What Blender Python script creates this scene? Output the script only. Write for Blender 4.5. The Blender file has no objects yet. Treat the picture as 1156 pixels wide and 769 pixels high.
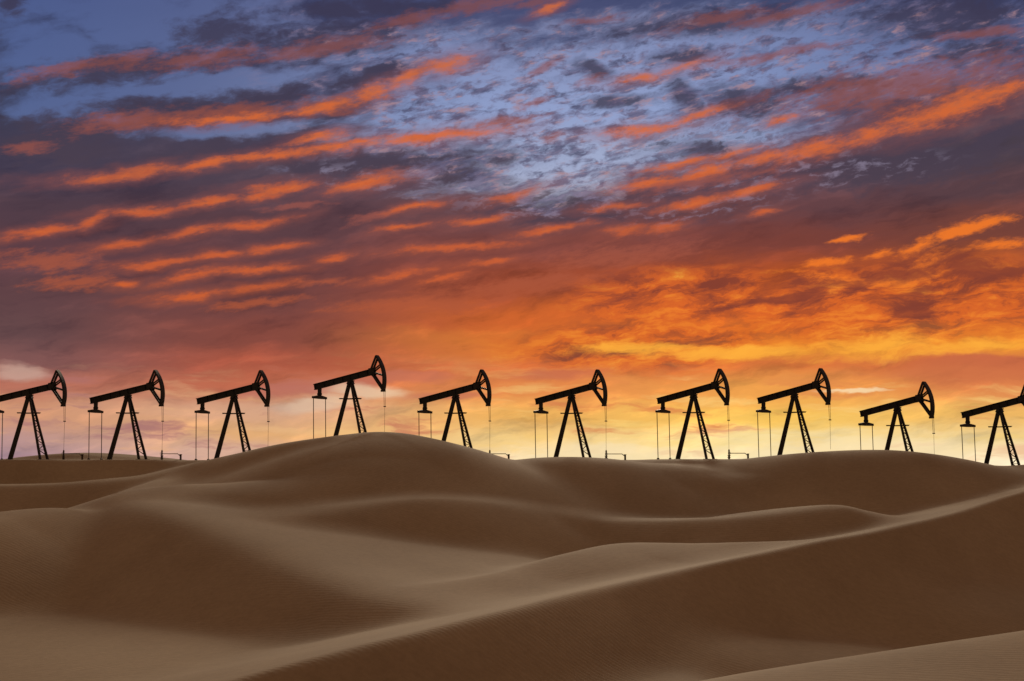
import bpy, bmesh, math
import numpy as np
from mathutils import Vector, Matrix

# ------------------------------------------------------------------ set-up
scene = bpy.context.scene
COL = scene.collection
R = math.radians
FOC = 1588.0                      # focal length of the photograph in photo pixels (1156 wide)
CX, CY = 578.0, 384.5
EYE = 10.0                        # eye height over the desert floor
PITCH = math.atan(142.5 / FOC)    # the horizon lies a little under the middle of the frame
CP, SP = math.cos(PITCH), math.sin(PITCH)


def ray(px, py):
    a, b = px - CX, CY - py
    return (a, -SP * b + CP * FOC, CP * b + SP * FOC)


def at(px, py, Y):
    """World point on the line of sight through a photo pixel, Y metres ahead."""
    d = ray(px, py)
    t = Y / d[1]
    return (d[0] * t, Y, EYE + d[2] * t)


def lin(c):
    out = []
    for v in c:
        v = v / 255.0
        out.append(v / 12.92 if v <= 0.04045 else ((v + 0.055) / 1.055) ** 2.4)
    return tuple(out) + (1.0,)


# ------------------------------------------------------------------ camera
cam_d = bpy.data.cameras.new("camera")
cam_d.sensor_width = 36.0
cam_d.lens = 36.0 * FOC / 1156.0
cam_d.clip_end = 30000.0
cam = bpy.data.objects.new("camera", cam_d)
COL.objects.link(cam)
cam.location = (0, 0, EYE)
cam.rotation_euler = (math.pi / 2 + PITCH, 0, 0)
scene.camera = cam

vs = scene.view_settings
vs.view_transform = 'Standard'
vs.look = 'None'
vs.exposure = 0.0
vs.gamma = 1.0
vs.use_curve_mapping = False

# ------------------------------------------------------------------ sun
SUN_AZ, SUN_EL = R(3.0), R(15.0)
sun_d = bpy.data.lights.new("sun", 'SUN')
sun_d.energy = 2.4
sun_d.angle = R(11.0)
sun_d.color = (1.0, 0.82, 0.59)
sun = bpy.data.objects.new("sun", sun_d)
COL.objects.link(sun)
sdir = Vector((math.sin(SUN_AZ) * math.cos(SUN_EL), math.cos(SUN_AZ) * math.cos(SUN_EL), math.sin(SUN_EL)))
sun.rotation_euler = sdir.to_track_quat('Z', 'Y').to_euler()
sun.location = (60, 200, 90)

# ------------------------------------------------------------------ sky (world)
world = bpy.data.worlds.new("World")
scene.world = world
world.use_nodes = True
nt = world.node_tree
nt.nodes.clear()


def node(kind, **kw):
    n = nt.nodes.new(kind)
    for k, v in kw.items():
        setattr(n, k, v)
    return n


def plug(sock, v):
    if hasattr(v, 'is_linked') or isinstance(v, bpy.types.NodeSocket):
        nt.links.new(v, sock)
    else:
        sock.default_value = v


def M(op, a, b=None, c=None, clamp=False):
    n = node('ShaderNodeMath', operation=op, use_clamp=clamp)
    plug(n.inputs[0], a)
    if b is not None:
        plug(n.inputs[1], b)
    if c is not None:
        plug(n.inputs[2], c)
    return n.outputs[0]


def VM(op, a, b=None, scale=None):
    n = node('ShaderNodeVectorMath', operation=op)
    plug(n.inputs[0], a)
    if b is not None:
        plug(n.inputs[1], b)
    if scale is not None:
        plug(n.inputs['Scale'], scale)
    return n.outputs['Value'] if op in ('LENGTH', 'DOT_PRODUCT') else n.outputs[0]


def mapr(v, a, b, c=0.0, d=1.0, smooth=True):
    n = node('ShaderNodeMapRange', interpolation_type='SMOOTHSTEP' if smooth else 'LINEAR')
    n.clamp = True
    plug(n.inputs[0], v)
    for i, x in enumerate((a, b, c, d)):
        plug(n.inputs[i + 1], x)
    return n.outputs[0]


def mix(f, a, b, mode='MIX'):
    n = node('ShaderNodeMix', data_type='RGBA', blend_type=mode)
    plug(n.inputs[0], f)
    plug(n.inputs[6], a)
    plug(n.inputs[7], b)
    return n.outputs[2]


def noise(vec, scale, detail=4.0, rough=0.55, dist=0.0, lac=2.0):
    n = node('ShaderNodeTexNoise', noise_dimensions='3D')
    n.inputs['Scale'].default_value = scale
    n.inputs['Detail'].default_value = detail
    n.inputs['Roughness'].default_value = rough
    n.inputs['Distortion'].default_value = dist
    n.inputs['Lacunarity'].default_value = lac
    nt.links.new(vec, n.inputs['Vector'])
    return n


def ramp(f, stops):
    n = node('ShaderNodeValToRGB')
    cr = n.color_ramp
    cr.interpolation = 'EASE'
    els = cr.elements
    stops = sorted(stops)
    els[0].position, els[0].color = stops[0]
    els[1].position, els[1].color = stops[-1]
    for p, c in stops[1:-1]:
        e = els.new(p)
        e.color = c
    plug(n.inputs[0], f)
    return n.outputs[0]


def sky_uv(px, py):
    x, y, z = ray(px, py)
    return (math.atan2(x, y) * FOC / 100.0 + 5.78, math.atan2(z, math.hypot(x, y)) * FOC / 100.0)


tc = node('ShaderNodeTexCoord')
sep = node('ShaderNodeSeparateXYZ')
nt.links.new(tc.outputs['Generated'], sep.inputs[0])
dx, dy, dz = sep.outputs
az = M('ARCTAN2', dx, dy)
hyp = M('SQRT', M('ADD', M('MULTIPLY', dx, dx), M('MULTIPLY', dy, dy)))
el = M('ARCTAN2', dz, hyp)
U0 = M('MULTIPLY_ADD', az, FOC / 100.0, 5.78)
V0 = M('MULTIPLY', el, FOC / 100.0)
cmb = node('ShaderNodeCombineXYZ')
nt.links.new(U0, cmb.inputs[0])
nt.links.new(V0, cmb.inputs[1])
P0 = cmb.outputs[0]


def mapping(vec, loc=(0, 0, 0), rot=0.0, scale=(1, 1, 1), kind='POINT'):
    n = node('ShaderNodeMapping', vector_type=kind)
    nt.links.new(vec, n.inputs['Vector'])
    n.inputs['Location'].default_value = loc
    n.inputs['Rotation'].default_value = (0, 0, rot)
    n.inputs['Scale'].default_value = scale
    return n.outputs[0]


# slow drift of the cloud field, then a finer curl
w1 = noise(mapping(P0, scale=(0.7, 1.3, 1)), 1.1, 2.0)
w2 = noise(mapping(P0, loc=(7, 3, 0), scale=(0.8, 1.6, 1)), 4.5, 3.0, 0.6)
s1 = node('ShaderNodeSeparateColor')
s2 = node('ShaderNodeSeparateColor')
nt.links.new(w1.outputs['Color'], s1.inputs[0])
nt.links.new(w2.outputs['Color'], s2.inputs[0])


def warped(k, base, amp):
    a = M('MULTIPLY_ADD', M('SUBTRACT', s1.outputs[k], 0.5), 0.26 * amp, base)
    return M('MULTIPLY_ADD', M('SUBTRACT', s2.outputs[k], 0.5), 0.13 * amp, a)


U, V = warped(0, U0, 1.2), warped(1, V0, 0.8)
cmb2 = node('ShaderNodeCombineXYZ')
nt.links.new(U, cmb2.inputs[0])
nt.links.new(V, cmb2.inputs[1])
P = cmb2.outputs[0]

# textures that follow the wind: streaks rise gently to the right
Q = mapping(P, rot=R(-13), scale=(1, 1, 1))
QS = mapping(mapping(P0, rot=R(-13)), scale=(0.42, 1.7, 1))
QW = mapping(mapping(P, rot=R(-13)), scale=(0.42, 1.7, 1))
QH = mapping(P, rot=R(-4), scale=(0.30, 2.1, 1))
n_str = noise(QW, 1.7, 6.0, 0.62).outputs['Fac']           # broad streaky cloud
n_fine = noise(QS, 5.5, 4.0, 0.65).outputs['Fac']          # ragged edges
n_edge = noise(mapping(mapping(P0, loc=(3, 5, 0), rot=R(-13)), scale=(0.55, 1.5, 1)), 13.0, 4.0, 0.7).outputs['Fac']
n_cell = noise(mapping(mapping(P, rot=R(-10)), scale=(0.62, 1.6, 1)), 6.5, 4.0, 0.62).outputs['Fac']
n_dap = noise(mapping(mapping(P, rot=R(-13)), scale=(0.62, 1.35, 1)), 4.2, 4.0, 0.6).outputs['Fac']   # dapples
n_hor = noise(QH, 1.9, 5.0, 0.58).outputs['Fac']           # level bands near the horizon
n_fire = noise(mapping(mapping(P, rot=R(-7)), scale=(0.5, 1.8, 1)), 3.0, 6.0, 0.66, 0.3).outputs['Fac']


def column(stops):
    vmax = 6.0
    Vn = M('DIVIDE', M('ADD', V, M('MULTIPLY', M('SUBTRACT', n_hor, 0.5), 0.35)), vmax)
    return ramp(Vn, [(max(0.0, sky_uv(578, y)[1] / vmax), lin(c)) for y, c in stops])


COLS = [
    (0.3, [(527, (168, 138, 148)), (500, (186, 146, 142)), (472, (208, 150, 116)), (440, (186, 114, 94)), (415, (128, 86, 84)),
           (380, (102, 72, 74)), (340, (96, 66, 70)), (300, (94, 63, 70)), (250, (80, 61, 72)), (200, (68, 61, 80)),
           (150, (63, 62, 84)), (90, (66, 72, 104)), (0, (62, 72, 112))]),
    (3.0, [(527, (208, 166, 150)), (512, (215, 172, 148)), (490, (226, 172, 118)), (465, (214, 164, 132)), (435, (192, 106, 78)),
           (410, (168, 86, 66)), (380, (134, 73, 63)), (340, (114, 68, 66)), (300, (101, 64, 67)), (250, (89, 62, 69)),
           (200, (79, 66, 80)), (150, (72, 66, 86)), (90, (68, 66, 92)), (0, (66, 70, 104))]),
    (6.0, [(527, (244, 222, 178)), (500, (246, 208, 138)), (470, (240, 178, 94)), (440, (228, 138, 76)), (412, (214, 116, 66)),
           (386, (220, 122, 52)), (360, (206, 100, 46)), (320, (156, 74, 50)), (280, (124, 68, 62)), (240, (108, 72, 76)),
           (200, (98, 86, 104)), (150, (96, 96, 124)), (90, (84, 90, 124)), (0, (72, 78, 116))]),
    (8.6, [(527, (248, 232, 190)), (500, (250, 222, 148)), (470, (248, 196, 94)), (440, (238, 160, 78)), (412, (224, 122, 62)),
           (392, (246, 156, 52)), (370, (232, 122, 42)), (350, (218, 104, 40)), (315, (172, 80, 44)), (280, (122, 64, 56)),
           (240, (102, 66, 70)), (200, (92, 72, 86)), (150, (88, 82, 108)), (90, (84, 90, 126)), (0, (68, 76, 112))]),
    (11.3, [(527, (246, 230, 196)), (500, (246, 214, 148)), (470, (240, 184, 100)), (440, (222, 130, 76)), (412, (198, 104, 68)),
            (392, (242, 152, 52)), (362, (214, 106, 44)), (325, (190, 92, 42)), (275, (118, 66, 56)), (230, (86, 62, 68)),
            (180, (73, 62, 73)), (130, (86, 70, 84)), (80, (76, 80, 112)), (0, (64, 72, 110))]),
]
deck = column(COLS[0][1])
for (ua, _), (ub, st) in zip(COLS[:-1], COLS[1:]):
    deck = mix(mapr(U, ua, ub), deck, column(st))
# thickness of the deck: darker and lighter streaks
deck = mix(1.0, deck, ramp(mapr(n_str, 0.3, 0.7, smooth=False), [(0.0, (0.70, 0.72, 0.78, 1)), (0.5, (1, 1, 1, 1)), (1.0, (1.32, 1.25, 1.18, 1))]), 'MULTIPLY')


def ell(p0, p1, w, ext=1.12):
    """Elongated patch of sky from one photo point to another: distance 1 at its rim."""
    a, b = sky_uv(*p0), sky_uv(*p1)
    c = ((a[0] + b[0]) / 2, (a[1] + b[1]) / 2, 0)
    L = max(0.05, math.hypot(b[0] - a[0], b[1] - a[1]) / 2 * ext)
    th = math.atan2(b[1] - a[1], b[0] - a[0])
    co, si, W = math.cos(th), math.sin(th), w / 100.0
    x = M('MULTIPLY_ADD', V, si / L, M('MULTIPLY_ADD', U, co / L, -(c[0] * co + c[1] * si) / L))
    y = M('MULTIPLY_ADD', V, co / W, M('MULTIPLY_ADD', U, -si / W, (c[0] * si - c[1] * co) / W))
    return M('MULTIPLY_ADD', y, y, M('MULTIPLY', x, x))


def patches(lst):
    f = None
    for it in lst:
        d = ell(*it)
        f = d if f is None else M('MINIMUM', f, d)
    return M('SQRT', f)


def chain(pts, w):
    return [(a, b, w, 1.3) for a, b in zip(pts[:-1], pts[1:])]


# --- openings of clear sky (the Sky Texture shines through, tinted by the evening blue)
sky = node('ShaderNodeTexSky', sky_type='NISHITA')
sky.sun_disc = False
sky.sun_elevation = SUN_EL
sky.sun_rotation = SUN_AZ
sky.air_density = 1.4
sky.dust_density = 1.2
sky.ozone_density = 3.0
nish = mix(1.0, sky.outputs[0], (0.05, 0.05, 0.05, 1), 'MULTIPLY')
blue = ramp(M('DIVIDE', V0, 6.0), [(0.45, lin((152, 158, 186))), (0.58, lin((126, 152, 204))), (0.66, lin((108, 140, 202))),
                                   (0.76, lin((96, 124, 186))), (0.84, lin((76, 98, 158))), (0.9, lin((64, 82, 138))), (1.0, lin((52, 68, 116)))])
side = mapr(M('ABSOLUTE', M('SUBTRACT', U0, 6.8)), 0.8, 5.0)
blue = mix(M('MULTIPLY', side, 0.85), blue, lin((54, 74, 134)))
blue = mix(0.12, blue, nish)
blue_f = patches([
    ((0, 8), (330, 22), 46), ((0, 60), (120, 52), 40), ((40, 108), (380, 80), 17), ((0, 118), (160, 128), 16),
    ((330, 60), (560, 48), 20), ((400, 140), (620, 70), 30), ((430, 130), (800, 110), 70), ((540, 70), (1000, 80), 34),
    ((560, 190), (720, 165), 48), ((860, 90), (1140, 60), 32), ((660, 36), (1156, 18), 24), 
    ((180, 150), (360, 138), 8), ((720, 160), (900, 140), 34), ((590, 220), (700, 205), 22), 
])
B = M('ADD', blue_f, M('MULTIPLY', M('SUBTRACT', n_str, 0.5), -2.3))
B = M('ADD', B, M('MULTIPLY', M('SUBTRACT', n_dap, 0.5), -1.5))
Bm = mapr(B, 1.45, 0.45)
col = mix(M('MULTIPLY', Bm, 0.92), deck, blue)

# --- small dark altocumulus in and around the blue
dark_f = patches([
    ((30, 92), (260, 60), 16), ((200, 42), (300, 30), 20), ((300, 48), (470, 34), 22), ((95, 136), (300, 118), 16),
    ((260, 112), (360, 96), 10), ((380, 96), (470, 74), 9), ((160, 182), (300, 160), 12), ((0, 150), (130, 170), 26), ((0, 8), (30, 6), 12),
    ((665, 116), (730, 113), 8), ((650, 72), (690, 84), 9), ((740, 66), (800, 58), 8), ((760, 90), (790, 130), 14), ((800, 106), (880, 122), 20),
    ((870, 100), (1000, 92), 10), ((560, 240), (760, 235), 18), ((760, 165), (850, 175), 12), ((990, 130), (1156, 118), 14),
    ((900, 190), (1156, 160), 30), ((480, 190), (560, 200), 10), ((300, 185), (560, 180), 12), ((330, 10), (560, 2), 10), ((690, 36), (900, 16), 14),
    ((1040, 190), (1156, 140), 20), ((970, 20), (1156, 8), 24), ((1060, 62), (1156, 52), 13),
])
Dm = mapr(M('ADD', dark_f, M('MULTIPLY_ADD', M('SUBTRACT', n_cell, 0.5), 1.6, M('MULTIPLY', M('SUBTRACT', n_dap, 0.5), 2.2))), 1.4, 0.3)
plum = ramp(M('DIVIDE', V0, 6.0), [(0.35, lin((98, 64, 68))), (0.5, lin((76, 64, 78))), (0.7, lin((66, 60, 80))), (0.9, lin((58, 56, 82)))])
col = mix(M('MULTIPLY', Dm, 0.88), col, plum)
# free dapples of half lit cloud everywhere in the openings
dap = M('MULTIPLY', mapr(M('MULTIPLY_ADD', n_cell, 0.6, M('MULTIPLY', n_dap, 0.4)), M('MULTIPLY_ADD', V0, 0.026, 0.335), M('MULTIPLY_ADD', V0, 0.026, 0.50)), mapr(Bm, 0.0, 0.5))
dap = M('MULTIPLY', dap, mapr(U0, 2.4, 4.6))
col = mix(M('MULTIPLY', dap, 0.84), col, ramp(n_fine, [(0.38, lin((70, 68, 96))), (0.5, lin((98, 90, 118))), (0.64, lin((164, 126, 132)))]))

# thin places in the deck around the openings, broken into pale cells
thin_f = patches([((700, 250), (900, 205), 26), ((820, 200), (1060, 178), 22), ((520, 225), (720, 235), 24), ((330, 195), (560, 205), 16), ((700, 160), (880, 150), 22)])
Tm = M('MULTIPLY', mapr(thin_f, 1.3, 0.4), mapr(M('MULTIPLY_ADD', n_cell, 0.65, M('MULTIPLY', n_dap, 0.35)), 0.50, 0.62))
col = mix(M('MULTIPLY', Tm, 0.5), col, lin((150, 140, 164)))
Tn = M('MULTIPLY', mapr(thin_f, 1.3, 0.4), mapr(M('MULTIPLY_ADD', n_cell, 0.65, M('MULTIPLY', n_dap, 0.35)), 0.49, 0.38))
col = mix(M('MULTIPLY', Tn, 0.6), col, plum)

# --- dim, half lit cloud
dim_f = patches(
    chain([(30, 90), (130, 70), (165, 62)], 9) + [((160, 72), (300, 58), 12), ((290, 60), (440, 44), 10)] +
    chain([(420, 30), (500, 14), (590, 0)], 10) + chain([(90, 146), (200, 132), (320, 122), (420, 112)], 11) +
    [((5, 168), (60, 160), 7), ((0, 292), (110, 296), 10), ((40, 320), (130, 312), 9), ((240, 346), (345, 338), 5), ((320, 322), (400, 314), 5),
     ((290, 232), (370, 228), 4), ((560, 12), (640, -4), 6), ((640, 26), (700, 18), 5), ((650, 96), (680, 86), 6), ((760, 34), (880, 6), 7),
     ((830, 30), (970, -4), 7), ((810, 70), (960, 48), 6), ((590, 90), (634, 68), 5), ((585, 126), (620, 112), 5), ((610, 160), (640, 154), 5),
     ((880, 120), (1156, 70), 22), ((740, 192), (860, 170), 8), ((700, 214), (860, 196), 10), ((620, 300), (780, 280), 14), ((500, 330), (700, 318), 14),
     ((380, 350), (560, 340), 10), ((400, 205), (470, 196), 9), ((390, 250), (450, 240), 7), ((1050, 40), (1156, 30), 6), ((550, 140), (620, 130), 5)])
ragged2 = M('MULTIPLY_ADD', M('SUBTRACT', n_edge, 0.5), 1.6, M('MULTIPLY', M('SUBTRACT', n_fine, 0.5), 2.2))
Om = mapr(M('ADD', dim_f, ragged2), 1.35, 0.15)
dim_c = ramp(M('DIVIDE', V0, 6.0), [(0.30, lin((176, 88, 58))), (0.5, lin((150, 84, 76))), (0.7, lin((146, 80, 66))), (0.9, lin((140, 80, 70)))])
col = mix(M('MULTIPLY', Om, mapr(V0, 3.6, 4.8, 0.72, 0.56)), col, dim_c)

# --- brightly lit undersides
lit_f = patches(
    chain([(400, 112), (440, 100), (478, 80), (522, 71)], 8) + chain([(210, 138), (320, 126), (400, 114)], 6) +
    chain([(90, 201), (200, 190), (262, 178), (350, 170), (430, 160), (500, 152), (572, 146)], 6.5) + [((330, 160), (385, 152), 6), ((460, 158), (540, 148), 8)] +
    chain([(14, 269), (82, 258), (122, 242), (200, 233), (270, 222), (312, 212), (354, 208)], 5) + [((280, 215), (350, 207), 6.5)] +
    chain([(114, 280), (180, 268), (250, 256), (316, 246)], 4.8) + chain([(150, 299), (220, 293), (272, 282), (332, 273)], 4.8) +
    chain([(184, 317), (250, 306), (324, 301)], 4.5) + chain([(184, 335), (260, 329), (324, 320)], 4.5) +
    [((374, 215), (448, 202), 7.5), ((440, 242), (502, 229), 4.5), ((428, 263), (482, 256), 3.5), ((356, 294), (390, 287), 5), ((455, 285), (582, 274), 4.6),
     ((508, 252), (574, 245), 4.5), ((424, 315), (488, 303), 3.8), ((474, 320), (524, 308), 4), ((524, 300), (582, 292), 4), ((130, 321), (158, 317), 4),
     ((554, 226), (606, 212), 5.5), ((700, 92), (750, 84), 4.8), ((740, 85), (794, 67), 4.5), ((690, 151), (770, 140), 5.5), ((760, 138), (824, 119), 4.2),
     ((665, 238), (730, 231), 4.5), ((684, 266), (728, 258), 6.5), ((722, 262), (768, 254), 6), ((590, 265), (660, 256), 4), ((866, 140), (898, 134), 4)] +
    chain([(705, 212), (770, 200), (830, 186), (900, 168)], 6) + chain([(880, 178), (950, 158), (1010, 140), (1080, 122), (1170, 94)], 9) +
    chain([(740, 190), (800, 178), (850, 166)], 3.8) + chain([(748, 237), (820, 223), (880, 208)], 5.5) + [((1000, 140), (1156, 100), 14)] +
    [((600, 20), (636, 4), 4), ((845, 246), (878, 239), 3)])
halo = mapr(M('MULTIPLY_ADD', M('SUBTRACT', n_fine, 0.5), 2.0, lit_f), 2.6, 0.5)
col = mix(M('MULTIPLY', halo, 0.42), col, dim_c)
ragged = M('MULTIPLY_ADD', M('SUBTRACT', n_edge, 0.5), 1.5, M('MULTIPLY', M('SUBTRACT', n_fine, 0.5), 1.5))
Lm = mapr(M('MULTIPLY_ADD', lit_f, 1.0, ragged), 1.35, 0.0)
Lm = M('MULTIPLY', Lm, mapr(n_str, 0.30, 0.52, 0.6, 1.0))
lit_c = ramp(M('ADD', M('MULTIPLY', V0, 0.125), M('MULTIPLY', M('SUBTRACT', n_edge, 0.5), 0.5)),
             [(0.1, lin((212, 100, 46))), (0.30, lin((204, 96, 54))), (0.42, lin((216, 106, 54))), (0.55, lin((204, 106, 62))), (0.8, lin((190, 106, 82)))])
col = mix(M('MULTIPLY', Lm, 0.88), col, lit_c)

# --- the burning patch low on the right
fire_f = patches([((800, 356), (1240, 336), 56), ((560, 395), (900, 380), 36), ((640, 340), (900, 330), 40)])
Fm = mapr(fire_f, 1.15, 0.45)
fire_c = ramp(M('SUBTRACT', n_fire, M('MULTIPLY', M('SUBTRACT', V0, 1.6), 0.055)),
              [(0.36, lin((124, 60, 50))), (0.44, lin((168, 78, 46))), (0.52, lin((214, 100, 42))), (0.62, lin((236, 128, 46))), (0.74, lin((252, 170, 62)))])
col = mix(M('MULTIPLY', Fm, 0.8), col, fire_c)
hot_f = patches([((905, 300), (950, 292), 5), ((975, 290), (1005, 284), 4)] + chain([(1015, 288), (1060, 268), (1130, 251)], 7) + [((1030, 300), (1080, 285), 8), ((1100, 282), (1170, 270), 6),
                ((938, 274), (976, 267), 4), ((905, 312), (1000, 320), 6), ((1020, 316), (1060, 308), 5)])
Hm = mapr(M('ADD', hot_f, M('MULTIPLY_ADD', M('SUBTRACT', n_edge, 0.5), 1.8, M('MULTIPLY', M('SUBTRACT', n_fire, 0.5), -2.6))), 1.4, 0.1)
col = mix(M('MULTIPLY', Hm, 0.9), col, lin((242, 122, 42)))
smoke_f = patches([((955, 320), (1080, 300), 14), ((900, 325), (990, 318), 9), ((1010, 335), (1060, 322), 9), ((1000, 358), (1060, 350), 8), ((840, 342), (960, 330), 6), ((1060, 300), (1156, 306), 14)])
Sm = mapr(M('ADD', smoke_f, M('MULTIPLY', M('SUBTRACT', n_fire, 0.5), 3.0)), 1.3, 0.5)
col = mix(M('MULTIPLY', Sm, 0.75), col, lin((128, 62, 50)))
# yellow bands over the horizon glow
gold_f = patches([((640, 392), (800, 388), 10), ((760, 396), (940, 398), 9), ((900, 396), (1060, 388), 14), ((1040, 394), (1200, 382), 8)])
Gm = mapr(M('ADD', gold_f, M('MULTIPLY_ADD', M('SUBTRACT', n_fire, 0.5), -2.5, M('MULTIPLY', M('SUBTRACT', n_hor, 0.5), 2.6))), 1.35, 0.1)
col = mix(M('MULTIPLY', Gm, 0.85), col, lin((255, 176, 62)))
# level streaks of haze and light near the horizon
low = mapr(V0, 1.35, 0.55)
lightn = mapr(n_hor, 0.52, 0.68)
darkn = mapr(n_hor, 0.47, 0.34)
warm = mix(mapr(U0, 1.0, 7.0), lin((226, 172, 132)), lin((255, 216, 128)))
cool = mix(mapr(U0, 1.0, 7.0), lin((160, 108, 112)), lin((216, 122, 74)))
col = mix(M('MULTIPLY', M('MULTIPLY', low, lightn), 0.65), col, warm)
col = mix(M('MULTIPLY', M('MULTIPLY', low, darkn), 0.8), col, cool)
pale_f = patches([((310, 462), (400, 452), 9), ((370, 440), (460, 446), 8), ((0, 418), (50, 422), 10), ((930, 440), (1000, 438), 2.4), ((800, 505), (1156, 512), 22), ((560, 512), (760, 508), 14)])
Pm = mapr(M('ADD', pale_f, M('MULTIPLY', M('SUBTRACT', n_hor, 0.5), 2.0)), 1.25, 0.3)
pale_c = mix(mapr(U0, 1.5, 6.5), lin((204, 166, 150)), lin((252, 228, 182)))
col = mix(M('MULTIPLY', Pm, 0.7), col, pale_c)
mauve_f = patches([((400, 430), (520, 424), 8), ((560, 424), (690, 418), 8), ((1010, 420), (1180, 414), 18), ((1030, 428), (1160, 424), 12), ((460, 450), (560, 445), 5), ((250, 445), (360, 440), 7)])
Mm = mapr(M('ADD', mauve_f, M('MULTIPLY', M('SUBTRACT', n_hor, 0.5), 2.0)), 1.25, 0.35)
col = mix(M('MULTIPLY', Mm, 0.6), col, mix(mapr(U0, 1.5, 10.0), lin((184, 108, 96)), lin((202, 108, 70))))

# behind the viewer and overhead: unseen evening sky, warmed to fill the shaded sand
cosb = mapr(M('ABSOLUTE', az), R(50), R(100))
rear = mix(0.15, ramp(M('DIVIDE', V0, 24.0, clamp=True), [(0.0, lin((182, 136, 106))), (0.15, lin((174, 132, 102))), (0.5, lin((166, 127, 98))), (1.0, lin((158, 122, 96)))]), nish)
over = mapr(V0, 6.2, 11.0)
col = mix(M('MAXIMUM', cosb, over), col, rear)

bg = node('ShaderNodeBackground')
nt.links.new(col, bg.inputs['Color'])
bg.inputs['Strength'].default_value = 1.0
wo = node('ShaderNodeOutputWorld')
nt.links.new(bg.outputs[0], wo.inputs['Surface'])
world.cycles.sampling_method = 'MANUAL'
world.cycles.sample_map_resolution = 512


# ------------------------------------------------------------------ materials
def material(name):
    m = bpy.data.materials.new(name)
    m.use_nodes = True
    t = m.node_tree
    return m, t, t.nodes['Principled BSDF']


def steel(name, base, rust, amount, rough):
    m, t, b = material(name)
    g = t.nodes.new('ShaderNodeTexCoord')
    n = t.nodes.new('ShaderNodeTexNoise')
    n.inputs['Scale'].default_value = 2.2
    n.inputs['Detail'].default_value = 7
    n.inputs['Roughness'].default_value = 0.65
    t.links.new(g.outputs['Object'], n.inputs['Vector'])
    r = t.nodes.new('ShaderNodeValToRGB')
    r.color_ramp.elements[0].position = 0.62 - amount
    r.color_ramp.elements[0].color = base + (1,)
    r.color_ramp.elements[1].position = 0.72
    r.color_ramp.elements[1].color = rust + (1,)
    t.links.new(n.outputs['Fac'], r.inputs[0])
    t.links.new(r.outputs[0], b.inputs['Base Color'])
    b.inputs['Roughness'].default_value = rough
    b.inputs['Specular IOR Level'].default_value = 0.3
    return m


MAT_STEEL = steel('weathered_black_paint', (0.010, 0.011, 0.011), (0.030, 0.018, 0.012), 0.04, 0.62)
MAT_ROD = steel('worn_steel_rod', (0.035, 0.030, 0.027), (0.060, 0.036, 0.022), 0.1, 0.5)
MAT_PIPE = steel('rusty_pipe', (0.040, 0.028, 0.020), (0.075, 0.040, 0.022), 0.1, 0.7)

m, t, b = material('desert_sand')
MAT_SAND = m
g = t.nodes.new('ShaderNodeNewGeometry')


def tnoise(scale, detail=3, rough=0.5, stretch=None):
    n = t.nodes.new('ShaderNodeTexNoise')
    n.inputs['Scale'].default_value = scale
    n.inputs['Detail'].default_value = detail
    n.inputs['Roughness'].default_value = rough
    src = g.outputs['Position']
    if stretch:
        mp = t.nodes.new('ShaderNodeMapping')
        mp.inputs['Rotation'].default_value = (0, 0, stretch[0])
        mp.inputs['Scale'].default_value = (stretch[1], stretch[2], 1)
        t.links.new(src, mp.inputs['Vector'])
        src = mp.outputs[0]
    t.links.new(src, n.inputs['Vector'])
    return n.outputs['Fac']


r1 = t.nodes.new('ShaderNodeValToRGB')
r1.color_ramp.elements[0].position = 0.36
r1.color_ramp.elements[0].color = (0.222, 0.167, 0.105, 1)
r1.color_ramp.elements[1].position = 0.66
r1.color_ramp.elements[1].color = (0.278, 0.217, 0.141, 1)
t.links.new(tnoise(0.07, 5, 0.6, (R(25), 1.0, 0.5)), r1.inputs[0])
mx = t.nodes.new('ShaderNodeMix')
mx.data_type = 'RGBA'
mx.blend_type = 'MULTIPLY'
mx.inputs[0].default_value = 1.0
r2 = t.nodes.new('ShaderNodeValToRGB')
r2.color_ramp.elements[0].position = 0.3
r2.color_ramp.elements[0].color = (0.88, 0.87, 0.86, 1)
r2.color_ramp.elements[1].position = 0.7
r2.color_ramp.elements[1].color = (1.08, 1.08, 1.08, 1)
t.links.new(tnoise(2.3, 8, 0.75), r2.inputs[0])
t.links.new(r1.outputs[0], mx.inputs[6])
t.links.new(r2.outputs[0], mx.inputs[7])
t.links.new(mx.outputs[2], b.inputs['Base Color'])
b.inputs['Roughness'].default_value = 0.95
b.inputs['Specular IOR Level'].default_value = 0.08
# wind ripples and grain
wv = t.nodes.new('ShaderNodeTexWave')
wv.wave_type = 'BANDS'
wv.bands_direction = 'X'
wv.inputs['Scale'].default_value = 0.85
wv.inputs['Distortion'].default_value = 9.0
wv.inputs['Detail'].default_value = 3.0
wv.inputs['Detail Scale'].default_value = 0.5
mp = t.nodes.new('ShaderNodeMapping')
mp.inputs['Rotation'].default_value = (0, 0, R(-62))
t.links.new(g.outputs['Position'], mp.inputs['Vector'])
t.links.new(mp.outputs[0], wv.inputs['Vector'])
b1 = t.nodes.new('ShaderNodeBump')
b1.inputs['Strength'].default_value = 0.10
b1.inputs['Distance'].default_value = 0.06
t.links.new(wv.outputs['Fac'], b1.inputs['Height'])
b2 = t.nodes.new('ShaderNodeBump')
b2.inputs['Strength'].default_value = 0.25
b2.inputs['Distance'].default_value = 0.05
t.links.new(tnoise(5.0, 8, 0.7), b2.inputs['Height'])
t.links.new(b1.outputs[0], b2.inputs['Normal'])
t.links.new(b2.outputs[0], b.inputs['Normal'])

# ------------------------------------------------------------------ dunes
FLOOR = 0.6

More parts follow.
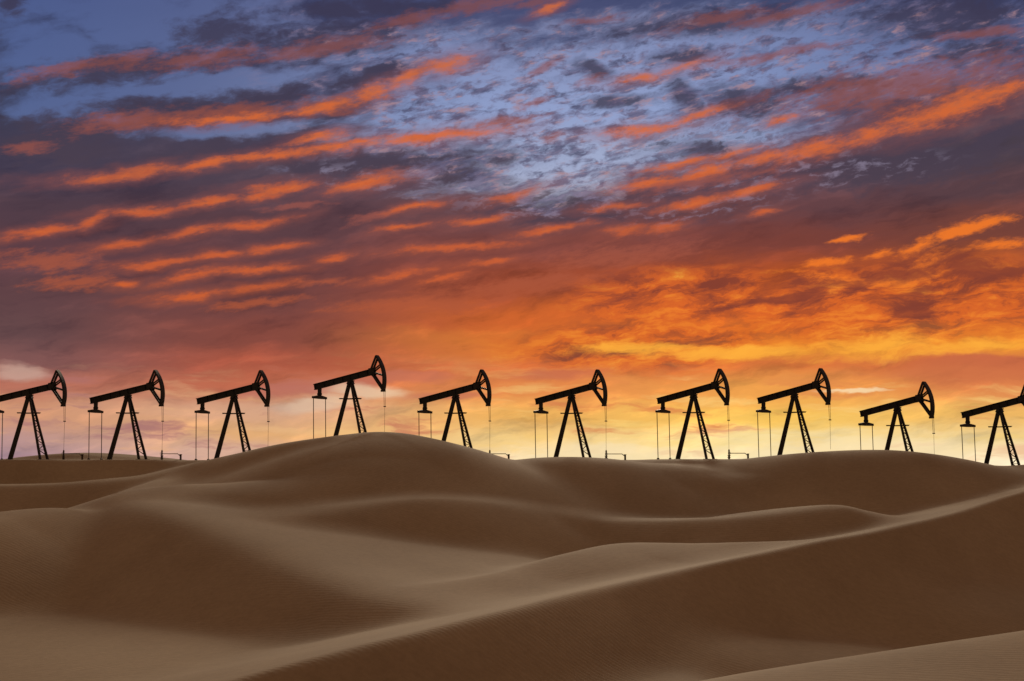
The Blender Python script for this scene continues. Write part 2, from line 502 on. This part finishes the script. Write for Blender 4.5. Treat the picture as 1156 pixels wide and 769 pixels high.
# each ridge: crest points (photo x, photo y, metres ahead), slope of its left side and right side
# (left/right as one walks along the crest), rounding radius of each side
RIDGES = [
    # the long sharp crest that climbs from the lower left to the right edge; its near face falls steeply
    dict(p=[(60, 824, 44), (160, 798, 47), (270, 767, 50.5), (350, 745, 53), (425, 725, 56), (480, 712, 58.5), (578, 687, 64.5), (678, 664, 73), (778, 641, 82), (858, 625.5, 88), (928, 611, 94),
            (1003, 596.5, 101), (1078, 578, 110), (1156, 554, 120), (1320, 516, 138)], sl=0.20, sr=0.64, rl=0.25, rr=0.15),
    # low crest in the lower right corner
    dict(p=[(540, 800, 45), (700, 780, 47), (800, 768, 48.5), (890, 752, 50), (1000, 735, 52), (1156, 713, 55), (1330, 690, 60)], sl=0.36, sr=0.025, rl=1.0, rr=3.0, reach=60),
    # curved crest on the left, running towards the viewer
    dict(p=[(190, 538, 146), (150, 551, 134), (136, 562, 123), (160, 576, 112), (220, 600, 102), (280, 627, 93), (340, 652, 86), (400, 673, 80.5), (470, 690, 76), (560, 708, 71)],
         sl=0.10, sr=0.54, rl=2.4, rr=2.4, reach=26.0),
    # far left skyline
    dict(p=[(-160, 524, 170), (0, 521.5, 170), (60, 517.5, 172), (100, 510.5, 172), (135, 517, 170), (170, 520.5, 168), (235, 521, 166)], sl=0.12, sr=0.16, rl=6, rr=6),
    # second swell on the left
    dict(p=[(-160, 548, 140), (0, 547.5, 140), (90, 545, 142), (185, 536.5, 147)], sl=0.12, sr=0.45, rl=4, rr=1.5),
    dict(p=[(-220, 596, 104), (-70, 588, 107), (20, 583, 112), (75, 574, 117)], sl=0.12, sr=0.30, rl=4, rr=3),
    # the tall dune in the middle
    dict(p=[(205, 527, 152), (240, 519.5, 150), (290, 509, 148), (340, 498.5, 146), (400, 490.8, 145), (430, 489.5, 144), (460, 494.5, 143), (500, 508, 142.5), (550, 521.5, 143.5), (588, 532, 142.5), (650, 540, 140), (740, 544, 141), (850, 542, 143), (960, 543, 144)],
         sl=0.44, sr=0.48, rl=4, rr=4),
    # spur that runs from its top towards the viewer
    dict(p=[(428, 491, 143), (420, 505, 138.5), (395, 522, 134), (345, 538, 130), (280, 544, 129), (220, 546, 130)], sl=0.20, sr=0.30, rl=5, rr=3, reach=9.0),
    # small mound right of it
    dict(p=[(572, 526, 149), (600, 518.5, 148), (625, 515.2, 147.5), (660, 516, 147.5), (700, 521, 148), (760, 526, 149)], sl=0.25, sr=0.16, rl=4, rr=4, reach=6.0),
    # broad dune on the right skyline
    dict(p=[(700, 524, 154), (760, 521.5, 153), (820, 519.5, 152), (880, 514, 150), (920, 510.5, 149), (975, 508.5, 148), (1010, 510.5, 147), (1050, 517, 146), (1100, 527.5, 146), (1140, 532, 147)],
         sl=0.18, sr=0.38, rl=6, rr=4),
    dict(p=[(1120, 529, 152), (1160, 524, 152), (1260, 514, 154), (1420, 508, 158)], sl=0.14, sr=0.2, rl=6, rr=5),
    # two low crests in the middle ground
    dict(p=[(370, 580, 112), (430, 567, 116), (490, 561, 119), (545, 564, 121), (608, 576, 122), (678, 586, 121), (778, 588, 117), (858, 584, 115), (950, 572, 115)], sl=0.08, sr=0.40, rl=2, rr=2.0),
    dict(p=[(460, 668, 83), (540, 651, 88), (590, 640, 92), (655, 622, 97), (705, 613, 101), (790, 614, 102), (880, 611.5, 103.5), (940, 613, 107)], sl=0.30, sr=0.10, rl=0.8, rr=1.0, e1=4.0, reach=9.0),
]


def smax(a, b, k):
    h = np.clip(0.5 + 0.5 * (a - b) / k, 0, 1)
    return b + (a - b) * h + k * h * (1 - h)


def smooth_poly(pts, sub=6):
    pts = np.array(pts, float)
    pp = np.vstack([2 * pts[0] - pts[1], pts, 2 * pts[-1] - pts[-2]])
    out = []
    for i in range(1, len(pp) - 2):
        p0, p1, p2, p3 = pp[i - 1:i + 3]
        for s in range(sub):
            q = s / sub
            out.append(0.5 * (2 * p1 + (p2 - p0) * q + (2 * p0 - 5 * p1 + 4 * p2 - p3) * q * q + (3 * p1 - p0 - 3 * p2 + p3) * q ** 3))
    out.append(pp[-2])
    return np.array(out)


def fold_noise(X, Y):
    rs = np.random.RandomState(5)
    z = np.zeros_like(X)
    for k in range(26):
        wl = 9 + 34 * rs.rand()
        th = rs.rand() * math.pi
        z += np.sin((X * math.cos(th) + Y * math.sin(th)) * 2 * math.pi / wl + rs.rand() * 6.28) * wl * 0.0011
    return z


def height(X, Y):
    X = np.asarray(X, float)
    Y = np.asarray(Y, float)
    fn = fold_noise(X, Y)
    q = np.clip((X - 7.0) / 12.0, 0, 1) * np.clip((125.0 - Y) / 20.0, 0, 1)
    Z = FLOOR - 5.0 * q * q * (3 - 2 * q)
    far = np.hypot(X, Y - 90.0)
    for rd in RIDGES:
        P3 = smooth_poly([at(*q) for q in rd['p']], 10)
        zr = np.full(X.shape, -1e9)
        nseg = len(P3) - 1
        for i, (a, c) in enumerate(zip(P3[:-1], P3[1:])):
            d = c - a
            L = math.hypot(d[0], d[1])
            ux, uy, gr = d[0] / L, d[1] / L, d[2] / L
            al = (X - a[0]) * ux + (Y - a[1]) * uy
            side = ux * (Y - a[1]) - uy * (X - a[0])
            k = np.where(side > 0, rd['sl'], rd['sr'])
            g = np.clip(gr, -0.85 * k, 0.85 * k)
            s = np.clip(al + np.abs(side) * g / np.sqrt(k * k - g * g), 0, L)
            da = al - s
            if i == 0:
                da = np.where(al < 0, da * rd.get('e0', 1.5), da)
            if i == nseg - 1:
                da = np.where(al > L, da * rd.get('e1', 1.5), da)
            d0 = np.sqrt(da ** 2 + side ** 2) + 1e-6
            w = 0.5 + 0.5 * side / d0                     # 1 on the left flank, 0 on the right
            r = 0.5 * (rd['rl'] + rd['rr'])
            A, B = 0.5 * (rd['sl'] + rd['sr']), 0.5 * (rd['sl'] - rd['sr'])
            f = A * (np.sqrt(d0 * d0 + r * r) - r) + B * side
            k = rd['sl'] * w + rd['sr'] * (1 - w)
            xo = d0 - rd.get('reach', 14.0)
            zr = np.maximum(zr, a[2] + s * gr - f - np.maximum(0.0, 0.34 - k) * 0.5 * (xo + np.sqrt(xo * xo + 9.0)))
        Z = smax(Z, zr, rd.get('k', 0.7))
    Z = Z + fn * np.clip((Z - 0.3) / 2.0, 0.3, 1.0) * 0.5
    # the desert beyond falls away to a level plain
    fade = np.clip((far - 130.0) / 170.0, 0, 1)
    fade = fade * fade * (3 - 2 * fade)
    Z = Z * (1 - fade) + (FLOOR + fn * 1.2) * fade
    # keep the ground under the viewer well below the eye
    near = np.clip((44.0 - Y) / 14.0, 0, 1) * np.clip((60 - np.abs(X)) / 20.0, 0, 1)
    Z = Z - near * np.maximum(Z - (EYE - 2.2), 0)
    return Z


def axis(lo, hi, step, end, grow):
    core = list(np.arange(lo, hi + step / 2, step))
    s, x = step, core[-1]
    while x < end:
        s *= grow
        x += s
        core.append(x)
    s, x = step, core[0]
    while x > -end:
        s *= grow
        x -= s
        core.insert(0, x)
    return np.array(core)


xs = axis(-72, 74, 0.34, 9000, 1.13)
ys = axis(42, 172, 0.34, 9000, 1.13)
GX, GY = np.meshgrid(xs, ys)
GZ = height(GX, GY)
for _ in range(1):                 # wind-soften the creases
    GZ[1:-1] = GZ[1:-1] * 0.5 + (GZ[2:] + GZ[:-2]) * 0.25
    GZ[:, 1:-1] = GZ[:, 1:-1] * 0.5 + (GZ[:, 2:] + GZ[:, :-2]) * 0.25


def ground_z(x, y):
    i = int(np.clip(np.searchsorted(xs, x) - 1, 0, len(xs) - 2))
    j = int(np.clip(np.searchsorted(ys, y) - 1, 0, len(ys) - 2))
    fx = (x - xs[i]) / (xs[i + 1] - xs[i])
    fy = (y - ys[j]) / (ys[j + 1] - ys[j])
    return float(GZ[j, i] * (1 - fx) * (1 - fy) + GZ[j, i + 1] * fx * (1 - fy) + GZ[j + 1, i] * (1 - fx) * fy + GZ[j + 1, i + 1] * fx * fy)


# ------------------------------------------------------------------ pump jacks: where they stand
PD = 159.0
# photo x and y of the saddle bearing on top of each A-frame
PJ = [(33.2, 446.5), (144.5, 446.5), (264.2, 447.0), (395.8, 430.4), (514.4, 446.6), (645.2, 446.8), (783.0, 446.0), (896.8, 445.6), (1013.0, 460.6), (1128.4, 462.0)]
HP = 7.25                          # bearing height over the feet
YAW = R(-30)                       # the head end swings a little towards the viewer


def heading(x, y):                 # the row is slightly curved: each machine is turned a little more than its left neighbour
    return YAW - math.atan2(x, y)



spots = []
for px, py in PJ:
    x, y, z = at(px, py, PD)
    spots.append((x, y, z - HP))

# level pads of sand under each machine
for x, y, zb in spots:
    d = np.hypot((GX - x - 0.6) / 1.15, (GY - y))
    w = np.clip((9.0 - d) / 4.5, 0, 1)
    w = w * w * (3 - 2 * w)
    GZ = GZ * (1 - w) + zb * w

nx, ny = len(xs), len(ys)
verts = np.stack([GX.ravel(), GY.ravel(), GZ.ravel()], 1)
idx = np.arange(nx * ny).reshape(ny, nx)
quads = np.stack([idx[:-1, :-1].ravel(), idx[:-1, 1:].ravel(), idx[1:, 1:].ravel(), idx[1:, :-1].ravel()], 1)
me = bpy.data.meshes.new('dunes')
me.vertices.add(len(verts))
me.vertices.foreach_set('co', verts.astype(np.float32).ravel())
me.loops.add(quads.size)
me.loops.foreach_set('vertex_index', quads.astype(np.int32).ravel())
me.polygons.add(len(quads))
me.polygons.foreach_set('loop_start', np.arange(0, quads.size, 4, dtype=np.int32))
me.polygons.foreach_set('use_smooth', np.ones(len(quads), dtype=bool))
me.update(calc_edges=True)
me.validate()
me.materials.append(MAT_SAND)
dunes = bpy.data.objects.new('dunes', me)
COL.objects.link(dunes)
dunes['kind'] = 'structure'
dunes['label'] = 'rolling brown sand dunes with soft wind shaped crests'


# ------------------------------------------------------------------ mesh helpers
def build(name, bm, mat, parent=None, bevel=0.0):
    bmesh.ops.recalc_face_normals(bm, faces=bm.faces)
    me = bpy.data.meshes.new(name)
    bm.to_mesh(me)
    bm.free()
    me.materials.append(mat)
    o = bpy.data.objects.new(name, me)
    COL.objects.link(o)
    if parent:
        o.parent = parent
    if bevel:
        md = o.modifiers.new('edge', 'BEVEL')
        md.width = bevel
        md.segments = 2
        md.limit_method = 'ANGLE'
    return o


def beam(bm, a, b, w, h, w2=None, h2=None, up=(0, 0, 1)):
    """Bar from a to b; w across, h along 'up'; may taper to w2, h2."""
    a, b = Vector(a), Vector(b)
    d = (b - a).normalized()
    s = d.cross(Vector(up))
    if s.length < 1e-4:
        s = d.cross(Vector((0, 1, 0)))
    s.normalize()
    u = s.cross(d).normalized()
    w2 = w if w2 is None else w2
    h2 = h if h2 is None else h2
    vs = []
    for p, ww, hh in ((a, w, h), (b, w2, h2)):
        for i, j in ((-1, -1), (1, -1), (1, 1), (-1, 1)):
            vs.append(bm.verts.new(p + s * ww / 2 * i + u * hh / 2 * j))
    for f in ((0, 1, 2, 3), (7, 6, 5, 4), (0, 4, 5, 1), (1, 5, 6, 2), (2, 6, 7, 3), (3, 7, 4, 0)):
        bm.faces.new([vs[i] for i in f])


def tube(bm, a, b, r, r2=None, n=10):
    a, b = Vector(a), Vector(b)
    d = (b - a).normalized()
    s = d.orthogonal().normalized()
    u = d.cross(s)
    r2 = r if r2 is None else r2
    rings = []
    for p, rr in ((a, r), (b, r2)):
        rings.append([bm.verts.new(p + (s * math.cos(2 * math.pi * k / n) + u * math.sin(2 * math.pi * k / n)) * rr) for k in range(n)])
    for k in range(n):
        bm.faces.new((rings[0][k], rings[0][(k + 1) % n], rings[1][(k + 1) % n], rings[1][k]))
    bm.faces.new(rings[0][::-1])
    bm.faces.new(rings[1])


def slab(bm, outline, y0, y1):
    """Outline in the x-z plane given a thickness along y."""
    A = [bm.verts.new((x, y0, z)) for x, z in outline]
    B = [bm.verts.new((x, y1, z)) for x, z in outline]
    n = len(outline)
    for k in range(n):
        bm.faces.new((A[k], A[(k + 1) % n], B[(k + 1) % n], B[k]))
    bm.faces.new(A[::-1])
    bm.faces.new(B)


# ------------------------------------------------------------------ the pump jack (origin at the ground, x towards the horse head)
SL = math.tan(R(11.7))
BC = 0.42                          # beam centre line over the bearing


def bz(x):
    return HP + BC + x * SL


def make_pumpjack():
    root = bpy.data.objects.new('pumpjack', None)
    root.empty_display_size = 1.0
    COL.objects.link(root)
    up = Vector((-math.sin(R(11.7)), 0, math.cos(R(11.7))))
    # walking beam: an I-beam with flanges and stiffeners
    bm = bmesh.new()
    xr, xf = -4.75, 3.0
    beam(bm, (xr, 0, bz(xr)), (xf, 0, bz(xf)), 0.16, 0.56, up=up)
    for s in (-1, 1):
        o = up * 0.31 * s
        beam(bm, Vector((xr, 0, bz(xr))) + o, Vector((xf, 0, bz(xf))) + o, 0.42, 0.065, up=up)
    for x in (-4.6, -3.4, -2.2, -1.0, 0.0, 1.0, 2.2):
        for s in (-1, 1):
            beam(bm, Vector((x, s * 0.14, bz(x))) - up * 0.275, Vector((x, s * 0.14, bz(x))) + up * 0.275, 0.12, 0.04, up=(1, 0, 0))
    build('walking_beam', bm, MAT_STEEL, root)
    # saddle bearing
    bm = bmesh.new()
    beam(bm, (-0.34, 0, HP + 0.03), (0.34, 0, HP + 0.03), 0.62, 0.12)
    tube(bm, (0, -0.42, HP - 0.12), (0, 0.42, HP - 0.12), 0.19, n=16)
    slab(bm, [(-0.42, HP - 0.32), (0.42, HP - 0.32), (0.26, HP - 0.02), (-0.26, HP - 0.02)], -0.26, 0.26)
    build('saddle_bearing', bm, MAT_STEEL, root)
    # single back leg
    bm = bmesh.new()
    beam(bm, (-2.16, 0, 0.02), (-0.16, 0, HP - 0.25), 0.40, 0.40, 0.34, 0.34, up=(1, 0, 0))
    build('back_leg', bm, MAT_STEEL, root)
    # front legs and the lattice between them
    F0, F1 = (2.02, 0.02), (0.16, HP - 0.25)
    for s in (-1, 1):
        bm = bmesh.new()
        beam(bm, (F0[0], s * 0.80, F0[1]), (F1[0], s * 0.17, F1[1]), 0.20, 0.24, 0.17, 0.22, up=(1, 0, 0))
        build('front_leg', bm, MAT_STEEL, root)
    bm = bmesh.new()
    n = 9

    def leg_pt(q, s):
        return Vector((F0[0] + (F1[0] - F0[0]) * q, s * (0.80 + (0.17 - 0.80) * q), F0[1] + (F1[1] - F0[1]) * q))
    for k in range(n):
        q0, q1 = 0.07 + k * 0.085, 0.07 + (k + 1) * 0.085
        s = 1 if k % 2 else -1
        beam(bm, leg_pt(q0, -s), leg_pt(q1, s), 0.07, 0.07, up=(1, 0, 0))
        beam(bm, leg_pt(q1, -1), leg_pt(q1, 1), 0.06, 0.06)
    build('lattice', bm, MAT_STEEL, root)
    # foot plates
    for x, y in ((-2.18, 0), (2.04, -0.81), (2.04, 0.81)):
        bm = bmesh.new()
        beam(bm, (x - 0.30, y, 0.0), (x + 0.30, y, 0.0), 0.55, 0.10)
        build('foot_plate', bm, MAT_STEEL, root)
    # work platform round the A-frame
    bm = bmesh.new()
    zp = HP - 2.0
    beam(bm, (-1.12, -0.5, zp), (-0.66, -0.5, zp), 0.16, 0.09)
    for y in (-0.50, 0.50):
        beam(bm, (-1.1, y, zp), (1.1, y, zp), 0.09, 0.10)
    for x in (-1.02, 1.02):
        beam(bm, (x, -0.54, zp + 0.06), (x, 0.54, zp + 0.06), 0.34, 0.05)
    build('work_platform', bm, MAT_STEEL, root)
    # horse head: two curved side frames tied by the face plate
    Rh = 4.44
    a0, a1 = -15.0, 40.0
    arc = [(R(a0 + (a1 - a0) * k / 22)) for k in range(23)]

    def hp(r, a):
        return (r * math.cos(a), HP + r * math.sin(a))
    bm = bmesh.new()
    outer = [hp(Rh, a) for a in arc]
    inner = [hp(Rh - 0.19, a) for a in reversed(arc)]
    for k in range(22):
        slab(bm, [outer[k], outer[k + 1], inner[21 - k], inner[22 - k]], -0.34, 0.34)
    bmesh.ops.remove_doubles(bm, verts=bm.verts, dist=1e-4)
    hd = build('horse_head', bm, MAT_STEEL, root)
    top, bot = hp(Rh - 0.14, R(a1 - 1.5)), hp(Rh - 0.14, R(a0 + 1.5))
    for s in (-1, 1):
        bm = bmesh.new()
        y = s * 0.28
        bx0 = 2.72

        def bar(p, q, h):
            d = Vector((q[0] - p[0], 0, q[1] - p[1])).normalized()
            beam(bm, (p[0], y, p[1]), (q[0], y, q[1]), 0.08, h, up=(-d.z, 0, d.x))
        hub_t, hub_b = (bx0, bz(bx0) + 0.42), (bx0 + 0.15, bz(bx0) - 0.42)
        bar(hub_b, hub_t, 0.62)                                   # plate bolted on the beam end
        bar((bx0 + 0.06, bz(bx0) + 0.3), top, 0.24)               # to the top of the arc
        bar((bx0 + 0.35, bz(bx0) + 0.15), hp(Rh - 0.14, R(24)), 0.16)
        bar((bx0 + 0.35, bz(bx0) - 0.10), hp(Rh - 0.14, R(7)), 0.16)
        bar((bx0 + 0.15, bz(bx0) - 0.25), bot, 0.20)              # to the lower tip
        build('side_frame', bm, MAT_STEEL, hd)
    bm = bmesh.new()
    tip = hp(Rh - 0.1, R(a0))
    beam(bm, (tip[0], -0.36, tip[1] - 0.08), (tip[0], 0.36, tip[1] - 0.04), 0.26, 0.22)
    build('tip_block', bm, MAT_STEEL, hd)
    # bridle cables and carrier bar
    xb = Rh + 0.02
    bm = bmesh.new()
    for s in (-1, 1):
        tube(bm, (tip[0] + 0.16, s * 0.16, tip[1]), (xb - 0.05, s * 0.13, 4.35), 0.022, n=6)
    br = build('bridle', bm, MAT_ROD, root)
    bm = bmesh.new()
    beam(bm, (xb - 0.05, -0.22, 4.30), (xb - 0.05, 0.22, 4.30), 0.10, 0.10)
    build('carrier_bar', bm, MAT_ROD, br)
    bm = bmesh.new()
    tube(bm, (xb - 0.05, 0, 4.25), (xb - 0.05, 0, 1.05), 0.016, n=6)
    build('polished_rod', bm, MAT_ROD, root)
    # equalizer under the tail of the beam
    xe = -4.05
    bm = bmesh.new()
    slab(bm, [(xe - 0.16, bz(xe) - 0.33), (xe + 0.16, bz(xe) - 0.33), (xe + 0.13, HP - 1.62), (xe - 0.13, HP - 1.62)], -0.20, 0.20)
    tube(bm, (xe - 0.24, 0, HP - 1.38), (xe + 0.24, 0, HP - 1.38), 0.15, n=12)
    build('tail_bearing', bm, MAT_STEEL, root)
    bm = bmesh.new()
    ze = HP - 1.76
    for s in (-1, 1):
        beam(bm, (xe, 0, ze + 0.04), (xe, s * 1.50, ze - 0.04), 0.26, 0.44, 0.22, 0.24)
    eq = build('equalizer', bm, MAT_STEEL, root)
    # pitman arms down to the crank pins
    for s in (-1, 1):
        bm = bmesh.new()
        tube(bm, (xe, s * 1.32, ze), (xe + 0.10, s * 1.32, 0.0), 0.045, n=8)
        pm = build('pitman_arm', bm, MAT_ROD, root)
        bm = bmesh.new()
        tube(bm, (xe + 0.10, s * 1.32 - 0.12, 0.06), (xe + 0.10, s * 1.32 + 0.12, 0.06), 0.11, n=10)
        build('crank_pin', bm, MAT_ROD, pm)
    return root


def copy_tree(o, parent=None):
    c = o.copy()
    COL.objects.link(c)
    if parent:
        c.parent = parent
    for ch in list(o.children):
        copy_tree(ch, c)
    return c


LABELS = [
    'leftmost black pumpjack, its tail end cut off by the left frame edge',
    'second black pumpjack from the left, on flat sand beside a low far hump',
    'third black pumpjack from the left, at the left foot of the tall dune',
    'highest standing black pumpjack, on top of the tall central dune',
    'fifth black pumpjack from the left, on the right flank of the tall central dune',
    'sixth black pumpjack from the left, standing on the small rounded mound',
    'seventh black pumpjack from the left, on level sand in front of bright yellow sky',
    'eighth black pumpjack from the left, where the broad right dune starts to rise',
    'ninth black pumpjack from the left, legs half hidden by the broad right dune',
    'rightmost black pumpjack, its horse head cut off by the right frame edge',
]
proto = make_pumpjack()
for i, (x, y, z) in enumerate(spots):
    o = proto if i == 0 else copy_tree(proto)
    o.location = (x, y, z)
    o.rotation_euler = (0, 0, heading(x, y))
    o['label'] = LABELS[i]
    o['category'] = 'pumpjack'
    o['group'] = 'pumpjacks in a row along the dunes'


# ------------------------------------------------------------------ wellheads under the horse heads, each with its flow line
def make_wellhead():
    root = bpy.data.objects.new('wellhead', None)
    root.empty_display_size = 0.5
    COL.objects.link(root)
    bm = bmesh.new()
    tube(bm, (0, 0, -0.3), (0, 0, 0.40), 0.12, n=12)
    for z in (0.16, 0.40):
        tube(bm, (0, 0, z), (0, 0, z + 0.06), 0.19, n=12)
    tube(bm, (0, 0, 0.46), (0, 0, 0.92), 0.085, n=12)
    tube(bm, (0, 0, 0.90), (0, 0, 1.10), 0.11, 0.05, n=12)
    build('casing_head', bm, MAT_PIPE, root)
    bm = bmesh.new()
    tube(bm, (0.08, 0, 0.66), (1.75, 0, 0.66), 0.040, n=8)
    tube(bm, (1.73, 0, 0.69), (2.10, 0, 0.36), 0.040, n=8)
    build('flow_line', bm, MAT_PIPE, root)
    bm = bmesh.new()
    tube(bm, (2.10, 0, -0.3), (2.10, 0, 0.55), 0.11, n=10)
    tube(bm, (2.10, 0, 0.55), (2.10, 0, 0.62), 0.15, n=10)
    build('stub_pipe', bm, MAT_PIPE, root)
    bm = bmesh.new()
    tube(bm, (0, -0.30, 0.66), (0, -0.08, 0.66), 0.03, n=8)
    for k in range(12):
        a0, a1 = 2 * math.pi * k / 12, 2 * math.pi * (k + 1) / 12
        tube(bm, (0.15 * math.cos(a0), -0.30, 0.66 + 0.15 * math.sin(a0)), (0.15 * math.cos(a1), -0.30, 0.66 + 0.15 * math.sin(a1)), 0.015, n=6)
    for k in range(3):
        a0 = math.pi * k / 3
        tube(bm, (0.15 * math.cos(a0), -0.30, 0.66 + 0.15 * math.sin(a0)), (-0.15 * math.cos(a0), -0.30, 0.66 - 0.15 * math.sin(a0)), 0.012, n=6)
    build('valve_wheel', bm, MAT_PIPE, root)
    return root


WELLS = {0: 'rusty wellhead under the horse head of the leftmost pumpjack',
         1: 'rusty wellhead with short flow pipe, between the second and third pumpjacks from the left',
         4: 'rusty wellhead with flow pipe, in the dip between tall dune and small mound',
         5: 'rusty wellhead with flow pipe, on the right end of the small rounded mound',
         6: 'rusty wellhead with flow pipe, under the horse head of the seventh pumpjack from the left'}
wproto = None
for i, lab in WELLS.items():
    x, y, z = spots[i]
    wx = x + 4.41 * math.cos(heading(x, y))
    wy = y + 4.41 * math.sin(heading(x, y))
    if wproto is None:
        wproto = make_wellhead()
        o = wproto
    else:
        o = copy_tree(wproto)
    o.location = (wx, wy, z)
    o.rotation_euler = (0, 0, 0)
    o['label'] = lab
    o['category'] = 'wellhead'
    o['group'] = 'wellheads below the pumpjacks'
